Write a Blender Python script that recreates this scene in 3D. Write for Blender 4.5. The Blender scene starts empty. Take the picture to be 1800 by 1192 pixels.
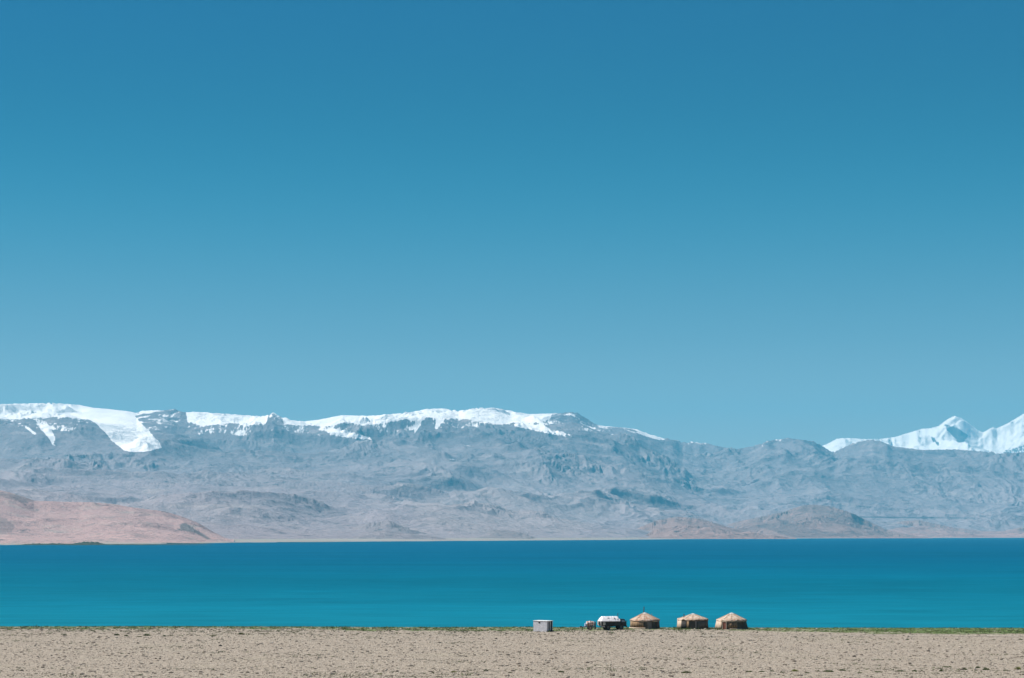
import bpy, bmesh, math, random
import numpy as np
from mathutils import Vector, Matrix
C = bpy.context.scene
COL = C.collection
R = math.radians
rng = np.random.RandomState(7)
random.seed(7)

# ------------------------------------------------------------------ camera
F = 3580.0      # focal length in photograph pixels (1800 wide)
HY = 941.0      # photograph row of the true horizon
CH = 18.5       # camera height above the plain
cam = bpy.data.cameras.new("camera")
cam.sensor_width = 36.0
cam.lens = F / 1800 * 36
cam.shift_y = (HY - 596) / 1800
cam.clip_start = 1.0
cam.clip_end = 200000
camo = bpy.data.objects.new("camera", cam); COL.objects.link(camo)
camo.location = (0, 0, CH); camo.rotation_euler = (R(90), 0, 0)
C.camera = camo

# ------------------------------------------------------------------ sky, sun
SUN_EL = 52.0
SUN_AZ = (-0.975, 0.22)                     # horizontal direction towards the sun
w = bpy.data.worlds.new("World"); C.world = w; w.use_nodes = True
nt = w.node_tree; N = nt.nodes; L = nt.links
bg = N["Background"]
sky = N.new("ShaderNodeTexSky"); sky.sky_type = 'NISHITA'; sky.sun_disc = False
sky.sun_elevation = R(SUN_EL); sky.sun_rotation = math.atan2(SUN_AZ[0], SUN_AZ[1])
sky.altitude = 3900; sky.air_density = 1.0; sky.dust_density = 0.6; sky.ozone_density = 1.6
tc = N.new("ShaderNodeTexCoord"); sp = N.new("ShaderNodeSeparateXYZ")
L.new(tc.outputs['Generated'], sp.inputs[0])
ramp = N.new("ShaderNodeValToRGB"); ramp.color_ramp.interpolation = 'B_SPLINE'   # tint by height above the horizon
L.new(sp.outputs['Z'], ramp.inputs[0])
SKYT = [(0.0, (0.8563, 0.5682, 0.4144)), (0.0561, (0.8155, 0.5412, 0.3946)), (0.0948, (0.4193, 0.38, 0.328)), (0.1494, (0.066, 0.3154, 0.3397)), (0.2027, (0.0022, 0.199, 0.2666)), (0.2527, (0.0034, 0.2001, 0.32)), (0.3, (0.001, 0.195, 0.315)), (0.7, (0.6, 0.9, 1.0))]
el = ramp.color_ramp.elements
while len(el) < len(SKYT): el.new(0.5)
for e, (p, c) in zip(el, SKYT): e.position = p; e.color = (*c, 1)
mul = N.new("ShaderNodeMix"); mul.data_type = 'RGBA'; mul.blend_type = 'MULTIPLY'
mul.inputs[0].default_value = 1.0
L.new(sky.outputs[0], mul.inputs[6]); L.new(ramp.outputs[0], mul.inputs[7])
L.new(mul.outputs[2], bg.inputs[0])
bg.inputs[1].default_value = 0.10
sl = bpy.data.lights.new("sun", 'SUN'); sl.energy = 4.8; sl.angle = R(0.53); sl.color = (1.0, 0.955, 0.89)
so = bpy.data.objects.new("sun", sl); COL.objects.link(so)
sv = Vector((SUN_AZ[0] * math.cos(R(SUN_EL)), SUN_AZ[1] * math.cos(R(SUN_EL)), math.sin(R(SUN_EL))))
so.rotation_euler = sv.to_track_quat('Z', 'Y').to_euler(); so.location = (-300, 300, 600)
C.view_settings.view_transform = 'Standard'; C.view_settings.look = 'None'
C.view_settings.gamma = 1.0; C.view_settings.use_curve_mapping = False
C.view_settings.exposure = 0.9
HAZE_DENS = 3.5e-5
HAZE_COL = (0.11, 0.61, 0.90)

# ------------------------------------------------------------------ helpers
def tag(o, label=None, cat=None, group=None, kind=None):
    if label: o['label'] = label
    if cat: o['category'] = cat
    if group: o['group'] = group
    if kind: o['kind'] = kind
    return o

def at(px, py, z=0.0):
    """world point of a plain-level spot seen in the photograph"""
    Y = F * (CH - z) / (py - HY)
    return ((px - 900) / F * Y, Y)

def mat(name, col, rough=0.8, metal=0.0, spec=0.3):
    m = bpy.data.materials.new(name); m.use_nodes = True
    b = m.node_tree.nodes["Principled BSDF"]
    b.inputs['Base Color'].default_value = (*col, 1)
    b.inputs['Roughness'].default_value = rough
    b.inputs['Metallic'].default_value = metal
    b.inputs['Specular IOR Level'].default_value = spec
    return m

def nmat(name, c1, c2, scale=3.0, rough=0.85, bump=0.0, bscale=None, detail=5, lo=0.35, hi=0.65, stretch=(1, 1, 1), spec=0.3, bdist=0.1):
    """a two-colour noisy material"""
    m = mat(name, c1, rough, spec=spec); t = m.node_tree; n = t.nodes; l = t.links
    b = n["Principled BSDF"]
    c = n.new("ShaderNodeTexCoord"); mp = n.new("ShaderNodeMapping"); mp.inputs['Scale'].default_value = stretch
    l.new(c.outputs['Object'], mp.inputs[0])
    no = n.new("ShaderNodeTexNoise"); no.inputs['Scale'].default_value = scale; no.inputs['Detail'].default_value = detail
    l.new(mp.outputs[0], no.inputs[0])
    r = n.new("ShaderNodeValToRGB"); r.color_ramp.elements[0].position = lo; r.color_ramp.elements[1].position = hi
    r.color_ramp.elements[0].color = (*c1, 1); r.color_ramp.elements[1].color = (*c2, 1)
    l.new(no.outputs[0], r.inputs[0]); l.new(r.outputs[0], b.inputs['Base Color'])
    if bump:
        n2 = n.new("ShaderNodeTexNoise"); n2.inputs['Scale'].default_value = bscale or scale * 3; n2.inputs['Detail'].default_value = 6
        l.new(mp.outputs[0], n2.inputs[0])
        bp = n.new("ShaderNodeBump"); bp.inputs['Strength'].default_value = bump; bp.inputs['Distance'].default_value = bdist
        l.new(n2.outputs[0], bp.inputs['Height']); l.new(bp.outputs[0], b.inputs['Normal'])
    return m

def mesh_np(name, V, faces, m, parent=None, smooth=False):
    """V (n,3), faces (k,4) or (k,3) integer array"""
    me = bpy.data.meshes.new(name)
    k, q = faces.shape
    me.vertices.add(len(V)); me.vertices.foreach_set('co', np.ascontiguousarray(V, dtype=np.float32).ravel())
    me.loops.add(k * q); me.loops.foreach_set('vertex_index', faces.astype(np.int32).ravel())
    me.polygons.add(k)
    me.polygons.foreach_set('loop_start', np.arange(0, k * q, q, dtype=np.int32))
    me.polygons.foreach_set('loop_total', np.full(k, q, dtype=np.int32))
    me.polygons.foreach_set('use_smooth', np.full(k, smooth, dtype=bool))
    me.update(calc_edges=True)
    if m: me.materials.append(m)
    o = bpy.data.objects.new(name, me); COL.objects.link(o)
    if parent: o.parent = parent
    return o

def grid_faces(nr, nc):
    i = np.arange((nr - 1) * (nc - 1)); r = i // (nc - 1); c = i % (nc - 1); a = r * nc + c
    return np.stack([a, a + 1, a + nc + 1, a + nc], 1)

# ---- noise
def hsh(ix, iy, s):
    ix = ix.astype(np.int64); iy = iy.astype(np.int64)
    n = (ix * 374761393 + iy * 668265263 + s * 974634777) & 0xffffffff
    n = ((n ^ (n >> 13)) * 1274126177) & 0xffffffff
    n = ((n ^ (n >> 16)) * 2246822519) & 0xffffffff
    n = n ^ (n >> 15)
    return (n & 0xffffff) / float(0xffffff)

def perlin(x, y, s=0):
    ix = np.floor(x); iy = np.floor(y); fx = x - ix; fy = y - iy
    ux = fx**3 * (fx * (fx * 6 - 15) + 10); uy = fy**3 * (fy * (fy * 6 - 15) + 10)
    def g(dx, dy):
        a = hsh(ix + dx, iy + dy, s) * 6.2831853
        return np.cos(a) * (fx - dx) + np.sin(a) * (fy - dy)
    a = g(0, 0); b = g(1, 0); c = g(0, 1); d = g(1, 1)
    return ((a * (1 - ux) + b * ux) * (1 - uy) + (c * (1 - ux) + d * ux) * uy) * 1.5

def fbm(x, y, o=5, s=0, gain=0.5):
    v = 0; a = 1.0
    for k in range(o):
        v = v + a * perlin(x, y, s + k); x = x * 2.03 + 11.3; y = y * 2.03 - 7.7; a *= gain
    return v

def ridged(x, y, o=5, s=0, gain=0.5):
    v = 0; a = 1.0; wgt = 1.0
    for k in range(o):
        r = (1 - np.abs(perlin(x, y, s + k))) ** 2 * wgt
        v = v + a * r; wgt = np.clip(r * 1.6, 0, 1); x = x * 2.07 + 5.1; y = y * 2.07 + 9.2; a *= gain
    return v

def gully(x, y, dx, dy, s):
    """stripes along the slope, blended cell by cell; returns height and its gradient"""
    ix = np.floor(x); iy = np.floor(y); fx = x - ix; fy = y - iy
    va = 0; vx = 0; vy = 0; wt = 0
    for i in (-1, 0, 1):
        for j in (-1, 0, 1):
            hx = hsh(ix + i, iy + j, s) - 0.5; hy = hsh(ix + i, iy + j, s + 50) - 0.5
            px = fx - i - 0.5 - hx * 0.8; py = fy - j - 0.5 - hy * 0.8
            ww = np.exp(-(px * px + py * py) * 3.0); m = 6.2831853 * (px * dx + py * dy)
            wt = wt + ww; va = va + np.cos(m) * ww; sn = np.sin(m) * ww; vx = vx - sn * dx; vy = vy - sn * dy
    return va / wt, vx / wt, vy / wt

def smooth(a, b, x):
    t = np.clip((x - a) / (b - a), 0, 1); return t * t * (3 - 2 * t)

def box_smooth(a, k):
    kern = np.hanning(k * 2 + 3)[1:-1]; kern /= kern.sum()
    p = np.pad(a, k, mode='edge'); return np.convolve(p, kern, 'valid')

def attr(o, name, a):
    at_ = o.data.attributes.new(name, 'FLOAT', 'POINT'); at_.data.foreach_set('value', a.astype(np.float32).ravel())

def heights(X, Y, base, amp, L0, seed, gl, gamp, octs=5):
    """base relief + ridged noise + slope-following gullies (all in metres)"""
    wx = X + L0 * 0.35 * fbm(X / L0, Y / L0, 3, seed + 90); wy = Y + L0 * 0.35 * fbm(X / L0 + 31, Y / L0 + 7, 3, seed + 95)
    H = base + amp * (ridged(wx / L0, wy / L0, octs + 1, seed, 0.5) - 1.0)
    return H

def make_range(name, sky_pts, Y0f, Yc, Yend, material, nc, n1, n2, amp, L0, seed, u0, u1, gl=700., gamp=60., pw=1.25,
               sm=14, post=None, shape=None, drop=0.9, floor=-6.0, ampf=None, calm=None):
    u = np.linspace(u0, u1, nc)
    px = 900 + F * u
    sp_ = np.array(sky_pts, float)
    S = (HY - np.interp(px, sp_[:, 0], sp_[:, 1])) / F        # wanted tangent above eye level
    Y0 = Y0f(px); Ycf = Yc(px) if callable(Yc) else np.full(nc, float(Yc))
    t = np.concatenate([np.linspace(0, 1, n1) ** 1.15, 1 + np.linspace(0, 1, n2 + 1)[1:]])[:, None]
    Y = np.where(t <= 1, Y0 + (Ycf - Y0) * t, Ycf + (Yend - Ycf) * (t - 1))
    X = u * Y
    Zc = CH + S * Ycf
    def basef(tt):
        up = (shape(tt) if shape else np.clip(tt, 0, 1) ** pw)
        return np.where(tt <= 1, up, 1 - drop * smooth(0, 1, tt - 1))
    Zs = box_smooth(Zc, max(4, nc // 26)); kk = smooth(0.55, 0.97, t)
    B = (Zs[None, :] * (1 - kk) + Zc[None, :] * kk) * basef(t)
    env = smooth(0.0, 0.25, t) * (0.45 + 0.55 * np.clip(t, 0, 1)) * (ampf(t, px[None, :]) if ampf else 1)
    H = heights(X, Y, B, amp * env, L0, seed, gl, gamp)
    # gullies: follow the local slope
    dU = np.gradient(X, axis=1); dYr = np.gradient(Y, axis=0)
    gxr = np.gradient(H, axis=1) / dU; gy = np.gradient(H, axis=0) / dYr
    gy = gy - gxr * u[None, :]
    wgx = gl * 0.35 * fbm(X / gl, Y / gl, 3, seed + 150); wgy = gl * 0.35 * fbm(X / gl + 9, Y / gl + 4, 3, seed + 151)
    gm = (0.25 + 0.75 * smooth(0.3, 0.65, t)) * smooth(-0.25, 0.45, fbm(X / (gl * 3), Y / (gl * 3), 3, seed + 152))
    f = 1.0 / gl; a = gamp; hx = 0; hy = 0; hv = 0
    sl_ = np.sqrt(gxr**2 + gy**2) + 1e-4
    steep = smooth(0.03, 0.35, sl_)
    for k in range(4):
        ddx = -gy / sl_ + (0 if k == 0 else hy * -0.7); ddy = gxr / sl_ + (0 if k == 0 else hx * 0.7)
        v, vx, vy = gully((X + wgx) * f, (Y + wgy) * f, ddx, ddy, seed + 200 + k)
        hv = hv + a * v; hx = hx + vx * 0.8; hy = hy + vy * 0.8
        f *= 2.0; a *= 0.5
    cf = calm(t, px[None, :]) if calm else 1.0
    H = H + hv * gm * steep * smooth(0, 0.12, t) * cf
    H = H + amp * 0.05 * fbm(X / (L0 * 0.06), Y / (L0 * 0.06), 4, seed + 300) * smooth(0, 0.1, t) * cf
    # bring the skyline to the wanted height, smoothly along the range
    s = ((H - CH) / Y)[int(n1 * 0.3):].max(axis=0)
    Hs = S + CH / Ycf; ratio = np.clip(Hs / np.maximum(s + CH / Ycf, 1e-4), 0.4, 1.7)
    rs_ = box_smooth(ratio, nc // 26); rf_ = box_smooth(ratio, sm)
    kk = smooth(0.7, 0.98, t)
    H = H * (1 + (rs_[None, :] * (1 - kk) + rf_[None, :] * kk - 1) * smooth(0.1, 0.6, t))
    s = ((H - CH) / Y)[int(n1 * 0.3):].max(axis=0)
    r2_ = box_smooth(np.clip(Hs / np.maximum(s + CH / Ycf, 1e-4), 0.6, 1.5), sm)
    H = H * (1 + (r2_[None, :] - 1) * smooth(0.55, 0.95, t))
    H = floor * (1 - smooth(0, 0.015, t)) + H * smooth(0, 0.015, t) if floor < 0 else H
    V = np.stack([X, Y, H], -1).reshape(-1, 3)
    o = mesh_np(name, V, grid_faces(*X.shape), material, smooth=True)
    tag(o, kind='structure')
    if post: post(o, X, Y, H, np.broadcast_to(px, X.shape), HY - F * (H - CH) / Y, t, hv, sl_)
    return o

# ------------------------------------------------------------------ mountain materials
def rock_mat(name, low, high, dark, pale, zlo, zhi, snow=False, fscale=1.0, bump=1.0):
    m = mat(name, low, 0.95, spec=0.1); t = m.node_tree; n = t.nodes; l = t.links; b = n["Principled BSDF"]
    g = n.new("ShaderNodeNewGeometry"); s = n.new("ShaderNodeSeparateXYZ"); l.new(g.outputs['Position'], s.inputs[0])
    def noise(sc, det=6, st=(1, 1, 1)):
        mp = n.new("ShaderNodeMapping"); mp.inputs['Scale'].default_value = (sc * st[0], sc * st[1], sc * st[2])
        l.new(g.outputs['Position'], mp.inputs[0])
        x = n.new("ShaderNodeTexNoise"); x.inputs['Scale'].default_value = 1; x.inputs['Detail'].default_value = det
        x.inputs['Roughness'].default_value = 0.68
        l.new(mp.outputs[0], x.inputs[0]); return x.outputs[0]
    def mixc(fac, a, b_):
        x = n.new("ShaderNodeMix"); x.data_type = 'RGBA'
        l.new(fac, x.inputs[0])
        for sck, v in ((6, a), (7, b_)):
            if isinstance(v, tuple): x.inputs[sck].default_value = (*v, 1)
            else: l.new(v, x.inputs[sck])
        return x.outputs[2]
    def mr(v, a, b_, c=0., d=1.):
        x = n.new("ShaderNodeMapRange"); x.interpolation_type = 'SMOOTHSTEP'
        x.inputs[1].default_value = a; x.inputs[2].default_value = b_; x.inputs[3].default_value = c; x.inputs[4].default_value = d
        l.new(v, x.inputs[0]); return x.outputs[0]
    def add(a, b_, op='ADD'):
        x = n.new("ShaderNodeMath"); x.operation = op; l.new(a, x.inputs[0])
        if isinstance(b_, float): x.inputs[1].default_value = b_
        else: l.new(b_, x.inputs[1])
        return x.outputs[0]
    big = noise(0.0007 * fscale, 5)
    zz = add(s.outputs['Z'], add(add(big, -0.5), (zhi - zlo) * 1.3, 'MULTIPLY'))
    c = mixc(mr(zz, zlo, zhi), low, high)
    c = mixc(mr(noise(0.003 * fscale, 8, (1, 1, 2)), 0.50, 0.68), c, pale)
    fine = noise(0.011 * fscale, 8, (1, 1, 1.6)); rough = noise(0.0013 * fscale, 4)
    def gate(v, lo=0.2):
        return add(v, mr(rough, 0.42, 0.58, lo, 1.0), 'MULTIPLY')
    c = mixc(gate(mr(fine, 0.54, 0.64, 0, 0.85)), c, dark)
    c = mixc(mr(noise(0.007 * fscale, 9, (1, 0.5, 0.35)), 0.52, 0.66, 0, 0.3), c, dark)
    c = mixc(mr(noise(0.018 * fscale, 6, (1, 1, 1.6)), 0.56, 0.66, 0, 0.6), c, pale)
    c = mixc(gate(mr(noise(0.035 * fscale, 7, (1, 1, 1.3)), 0.56, 0.64, 0, 0.7)), c, dark)
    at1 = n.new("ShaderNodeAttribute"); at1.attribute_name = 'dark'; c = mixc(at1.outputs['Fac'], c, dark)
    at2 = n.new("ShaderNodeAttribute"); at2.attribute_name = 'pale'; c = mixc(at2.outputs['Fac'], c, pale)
    if snow:
        a3 = n.new("ShaderNodeAttribute"); a3.attribute_name = 'snow'
        f = add(a3.outputs['Fac'], add(add(noise(0.024, 8, (1.5, 0.3, 0.55)), -0.5), 1.5, 'MULTIPLY'))
        f = mr(f, 0.46, 0.54)
        c = mixc(f, c, (0.90, 0.845, 0.80))
    l.new(c, b.inputs['Base Color'])
    bp = n.new("ShaderNodeBump"); bp.inputs['Strength'].default_value = 1.0; bp.inputs['Distance'].default_value = 24.0 * bump / fscale
    l.new(noise(0.02 * fscale, 8), bp.inputs['Height']); l.new(bp.outputs[0], b.inputs['Normal'])
    return m

# ------------------------------------------------------------------ main range
SKY_MAIN = [(-500, 735), (-300, 722), (-100, 716), (0, 711), (20, 710), (60, 709), (100, 709), (140, 712), (165, 717), (190, 719), (225, 723), (240, 726),
 (250, 722), (290, 721), (303, 719), (325, 725), (345, 724), (390, 727), (430, 730), (465, 732), (480, 725), (490, 731), (510, 738), (530, 741),
 (560, 738), (600, 730), (650, 731), (700, 727), (725, 724), (750, 719), (780, 718), (805, 723), (830, 718), (870, 717), (900, 723), (930, 728),
 (965, 727), (990, 726), (1005, 724), (1015, 726), (1030, 735), (1045, 745), (1060, 749), (1100, 752), (1120, 755), (1140, 763), (1165, 770),
 (1190, 774), (1200, 778), (1215, 777), (1240, 779), (1270, 786), (1300, 789), (1330, 783), (1350, 775), (1385, 770), (1410, 773), (1430, 776),
 (1445, 784), (1460, 793), (1467, 795), (1490, 783), (1515, 775), (1535, 773), (1555, 778), (1570, 785), (1590, 787), (1620, 791), (1680, 790),
 (1720, 793), (1760, 797), (1800, 795), (1900, 800), (2100, 790), (2400, 770)]
# snow: solid / patchy lower edges (photograph rows) along the range
SOLID = [(-500, 760), (0, 733), (30, 737), (60, 734), (100, 736), (140, 737), (158, 735), (190, 744), (235, 736), (243, 722), (262, 724), (285, 718), (326, 718), (330, 744), (360, 748), (400, 744), (440, 746),
 (466, 745), (474, 724), (492, 726), (500, 742), (540, 746), (570, 750), (600, 744), (650, 745), (700, 742), (720, 736), (760, 735), (800, 733), (830, 737), (860, 742), (900, 746), (935, 746),
 (955, 742), (968, 733), (980, 716), (1032, 716), (1042, 744), (1060, 748), (1110, 750), (1120, 758), (1150, 768), (1165, 772), (1172, 768), (1200, 770), (1330, 770), (2400, 700)]
PATCH = [(-500, 775), (0, 748), (40, 752), (70, 756), (120, 762), (150, 752), (190, 748), (240, 760), (300, 756), (326, 742), (335, 772), (380, 765), (420, 768), (470, 758), (500, 758),
 (560, 772), (620, 772), (680, 768), (720, 760), (760, 752), (800, 756), (860, 750), (930, 752), (980, 758), (1040, 762), (1110, 764), (1160, 774), (1200, 783), (1240, 783), (1280, 792), (1330, 792), (1370, 782), (1420, 770), (2400, 700)]
def poly_dist(px, py, P):
    """signed distance to a polygon, positive inside"""
    P = np.array(P, float); d = np.full(px.shape, 1e9); inside = np.zeros(px.shape, bool)
    for a, b in zip(P, np.roll(P, -1, 0)):
        e = b - a; wx = px - a[0]; wy = py - a[1]
        tt = np.clip((wx * e[0] + wy * e[1]) / (e @ e), 0, 1)
        d = np.minimum(d, np.hypot(wx - e[0] * tt, wy - e[1] * tt))
        c = ((a[1] > py) != (b[1] > py)) & (px < (b[0] - a[0]) * (py - a[1]) / (b[1] - a[1] + 1e-12) + a[0]); inside ^= c
    return np.where(inside, d, -d)
POLYS = [[(140, 712), (232, 722), (238, 732), (246, 742), (256, 752), (268, 764), (280, 778), (285, 787), (262, 793), (236, 795), (218, 792), (206, 783), (194, 772), (182, 758), (168, 744), (152, 735)],
 [(55, 735), (80, 738), (88, 752), (97, 770), (99, 783), (93, 785), (86, 772), (74, 758)],
 [(40, 744), (52, 752), (66, 764), (60, 765), (45, 754)],
 [(560, 745), (600, 756), (650, 768), (655, 774), (600, 768), (560, 756)],
 [(900, 738), (950, 748), (985, 757), (1007, 764), (1006, 771), (980, 766), (940, 757), (905, 750)],
 [(1118, 754), (1140, 762), (1166, 770), (1160, 775), (1136, 768), (1120, 761)],
 [(732, 730), (745, 730), (738, 750), (728, 764), (726, 752)], [(765, 732), (785, 733), (775, 748), (765, 758)],
 [(808, 780), (832, 785), (834, 787), (815, 783.5)], [(786, 805.5), (812, 809), (810, 810.5), (790, 808)]]
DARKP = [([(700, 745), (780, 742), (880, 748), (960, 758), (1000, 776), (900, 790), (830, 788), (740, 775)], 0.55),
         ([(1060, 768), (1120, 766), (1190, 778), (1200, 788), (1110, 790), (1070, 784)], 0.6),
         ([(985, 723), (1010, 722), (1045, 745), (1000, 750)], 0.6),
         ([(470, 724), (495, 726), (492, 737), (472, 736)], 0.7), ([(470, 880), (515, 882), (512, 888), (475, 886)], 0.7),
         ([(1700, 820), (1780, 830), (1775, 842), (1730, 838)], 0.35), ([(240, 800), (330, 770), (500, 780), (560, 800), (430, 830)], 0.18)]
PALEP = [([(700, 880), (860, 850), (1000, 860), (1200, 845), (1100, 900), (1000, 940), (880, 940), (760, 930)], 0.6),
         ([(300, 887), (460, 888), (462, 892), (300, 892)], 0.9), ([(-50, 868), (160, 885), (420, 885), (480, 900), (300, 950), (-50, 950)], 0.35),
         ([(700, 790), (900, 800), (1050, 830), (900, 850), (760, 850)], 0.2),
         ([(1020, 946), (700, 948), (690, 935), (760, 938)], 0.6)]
def main_post(o, X, Y, H, px, py, t, hv, sl_):
    sk = np.interp(px, *np.array(SKY_MAIN).T)
    so_ = np.interp(px, *np.array(SOLID).T); pa = np.interp(px, *np.array(PATCH).T) + 3.5 * smooth(1180, 1120, px)
    wob = 5 * fbm(X / 900, Y / 900, 4, 555)
    pyw = py + wob; pxw = px + 4 * fbm(X / 500 + 9, Y / 500, 3, 556)
    hf = fbm(X / 260, Y / 420, 4, 557)
    s = 0.36 * smooth(0, 1, (pa - pyw) / 9) + 0.75 * np.clip((so_ - pyw) / 6 + 0.35, 0, 1)
    s = s + smooth(0, 1, (pa - pyw) / 9) * (0.10 * np.tanh(-hv / 12) + 0.30 * hf * smooth(8, 0, so_ - py))
    for i_, P in enumerate(POLYS): s = np.maximum(s, (1.0 if i_ == 0 else 0.72 + 0.35 * hf) * np.clip(0.5 + poly_dist(px + (pxw - px) * 0.3, py + wob * 0.15, P) / 3.5, 0, 1))
    s = np.where(t > 1.02, np.maximum(s, 0.9 * (H > 1250)), s)
    attr(o, 'snow', s)
    p = 0
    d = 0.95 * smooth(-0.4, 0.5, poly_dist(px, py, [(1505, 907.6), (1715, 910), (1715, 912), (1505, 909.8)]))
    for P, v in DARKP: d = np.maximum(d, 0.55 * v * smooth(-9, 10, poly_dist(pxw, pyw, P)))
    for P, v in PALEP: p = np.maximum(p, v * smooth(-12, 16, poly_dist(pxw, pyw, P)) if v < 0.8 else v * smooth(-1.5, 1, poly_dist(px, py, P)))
    attr(o, 'dark', np.broadcast_to(d, X.shape)); attr(o, 'pale', np.broadcast_to(p, X.shape))

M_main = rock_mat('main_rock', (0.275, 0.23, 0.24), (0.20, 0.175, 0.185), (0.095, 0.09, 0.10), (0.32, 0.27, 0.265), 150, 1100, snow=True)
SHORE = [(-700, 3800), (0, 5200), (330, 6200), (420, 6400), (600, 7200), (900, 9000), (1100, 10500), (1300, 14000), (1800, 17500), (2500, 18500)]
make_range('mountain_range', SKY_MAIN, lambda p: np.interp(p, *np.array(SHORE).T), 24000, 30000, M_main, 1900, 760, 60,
           amp=200, L0=2900, seed=11, u0=-0.36, u1=0.37, gl=460, gamp=25, pw=1.35, sm=9, post=main_post,
           calm=lambda t, p: 1 - 0.85 * smooth(0.88, 0.96, t) * smooth(1250, 1100, p) * (1 - smooth(960, 975, p) * smooth(1060, 1045, p)) - 0.75 * smooth(120, 160, p) * smooth(310, 280, p) * smooth(0.7, 0.8, t) * smooth(0.95, 0.88, t),
           ampf=lambda t, p: 1 - 0.6 * np.maximum(smooth(0.85, 0.97, t) * smooth(1250, 1100, p), 1.3 * smooth(110, 160, p) * smooth(320, 280, p) * smooth(0.65, 0.8, t)),
           shape=lambda tt: 0.55 * np.clip(tt, 0, 1) ** 1.1 + 0.45 * smooth(0.35, 1.0, tt))

# ------------------------------------------------------------------ far snow peaks
SKY_PEAK = [(1000, 860), (1380, 800), (1440, 786), (1455, 780), (1472, 771), (1490, 770), (1520, 772), (1545, 772), (1575, 768), (1590, 763), (1620, 754), (1635, 753),
 (1650, 749), (1665, 737), (1678, 731), (1690, 735), (1705, 745), (1720, 757), (1728, 760), (1745, 751), (1752, 753), (1770, 745), (1790, 733),
 (1800, 727), (1820, 712), (1860, 700), (1950, 720), (2100, 740), (2300, 780)]
def peak_post(o, X, Y, H, px, py, t, hv, sl_):
    s = np.full(X.shape, 1.05)
    for P, v in [([(1655, 745), (1680, 748), (1702, 765), (1698, 780), (1682, 778), (1668, 760)], 0.78), ([(1632, 764), (1645, 768), (1655, 785), (1648, 786), (1638, 776)], 0.7),
                 ([(1612, 757), (1620, 755), (1618, 764), (1611, 765)], 0.6), ([(1765, 790), (1800, 780), (1860, 780), (1860, 806), (1755, 800)], 0.6)]:
        s = s - v * smooth(-1.5, 3, poly_dist(px + 3 * fbm(X / 300, Y / 300, 3, 77), py + 3 * fbm(X / 300, Y / 300, 3, 78), P))
    attr(o, 'snow', s); attr(o, 'dark', np.zeros(X.shape)); attr(o, 'pale', np.zeros(X.shape))
M_peak = rock_mat('peak_rock', (0.2, 0.19, 0.19), (0.15, 0.15, 0.16), (0.09, 0.09, 0.1), (0.3, 0.28, 0.28), 300, 900, snow=True, bump=0.7)
make_range('snow_peaks', SKY_PEAK, lambda p: np.full(p.shape, 31500.), 37000, 42000, M_peak, 900, 260, 50,
           amp=330, L0=2600, seed=41, u0=0.02, u1=0.38, gl=600, gamp=35, sm=2, post=peak_post, pw=0.8, floor=0)

# ------------------------------------------------------------------ nearer hills
def hill_post(darks=(), pales=()):
    def f(o, X, Y, H, px, py, t, hv, sl_):
        d = np.zeros(X.shape); p = np.zeros(X.shape)
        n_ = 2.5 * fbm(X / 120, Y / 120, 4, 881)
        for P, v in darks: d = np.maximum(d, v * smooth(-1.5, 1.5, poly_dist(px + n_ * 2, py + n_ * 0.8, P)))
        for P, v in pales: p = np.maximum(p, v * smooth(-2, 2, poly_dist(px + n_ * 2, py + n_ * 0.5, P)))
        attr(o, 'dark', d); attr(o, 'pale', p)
    return f
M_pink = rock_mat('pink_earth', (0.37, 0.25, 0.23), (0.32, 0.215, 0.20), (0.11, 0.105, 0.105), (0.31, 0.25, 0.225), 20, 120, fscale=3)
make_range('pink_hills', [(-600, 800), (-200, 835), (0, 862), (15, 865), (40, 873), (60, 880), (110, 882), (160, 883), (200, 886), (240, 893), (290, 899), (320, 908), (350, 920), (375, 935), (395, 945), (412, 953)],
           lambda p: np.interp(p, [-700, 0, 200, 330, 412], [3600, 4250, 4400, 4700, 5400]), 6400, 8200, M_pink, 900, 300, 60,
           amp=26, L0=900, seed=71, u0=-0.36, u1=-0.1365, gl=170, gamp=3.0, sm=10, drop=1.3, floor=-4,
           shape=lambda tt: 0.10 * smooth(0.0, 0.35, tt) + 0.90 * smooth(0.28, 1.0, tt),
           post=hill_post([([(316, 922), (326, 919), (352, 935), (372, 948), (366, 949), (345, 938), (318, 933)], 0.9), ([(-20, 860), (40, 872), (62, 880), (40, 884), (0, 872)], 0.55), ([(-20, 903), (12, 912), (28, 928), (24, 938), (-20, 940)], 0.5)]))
M_plain = nmat('shore_plain', (0.20, 0.185, 0.15), (0.27, 0.235, 0.20), 0.004, 0.95, stretch=(0.3, 1, 1))
M_brown = rock_mat('brown_hills', (0.25, 0.165, 0.145), (0.19, 0.14, 0.13), (0.06, 0.055, 0.06), (0.33, 0.215, 0.19), 20, 200, fscale=1.8)
M_ochre = rock_mat('ochre_hills', (0.33, 0.205, 0.185), (0.26, 0.175, 0.16), (0.10, 0.09, 0.09), (0.28, 0.22, 0.20), 20, 120, fscale=1.8)
def hill(name, pts, Y0, Yc, Ye, m, seed, amp=75, L0=1100, gl=210, gamp=10, post=None):
    a = (pts[0][0] - 900) / F; b = (pts[-1][0] - 900) / F
    make_range(name, pts, lambda p: np.full(p.shape, float(Y0)), Yc, Ye, m, int(60 + 2.2 * (pts[-1][0] - pts[0][0])), 170, 50, amp=amp, L0=L0, seed=seed, u0=a, u1=b,
               gl=gl, gamp=gamp, sm=14, drop=1.25, floor=-4, post=post or hill_post(), ampf=lambda t, p: np.clip(np.minimum(p - pts[0][0], pts[-1][0] - p) / 40, 0, 1))
hill('foothill', [(1075, 951), (1090, 944), (1110, 934), (1150, 916), (1190, 908), (1230, 912), (1262, 921), (1300, 932), (1350, 942), (1400, 951)], 10600, 13000, 15500, M_brown, 101)
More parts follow.
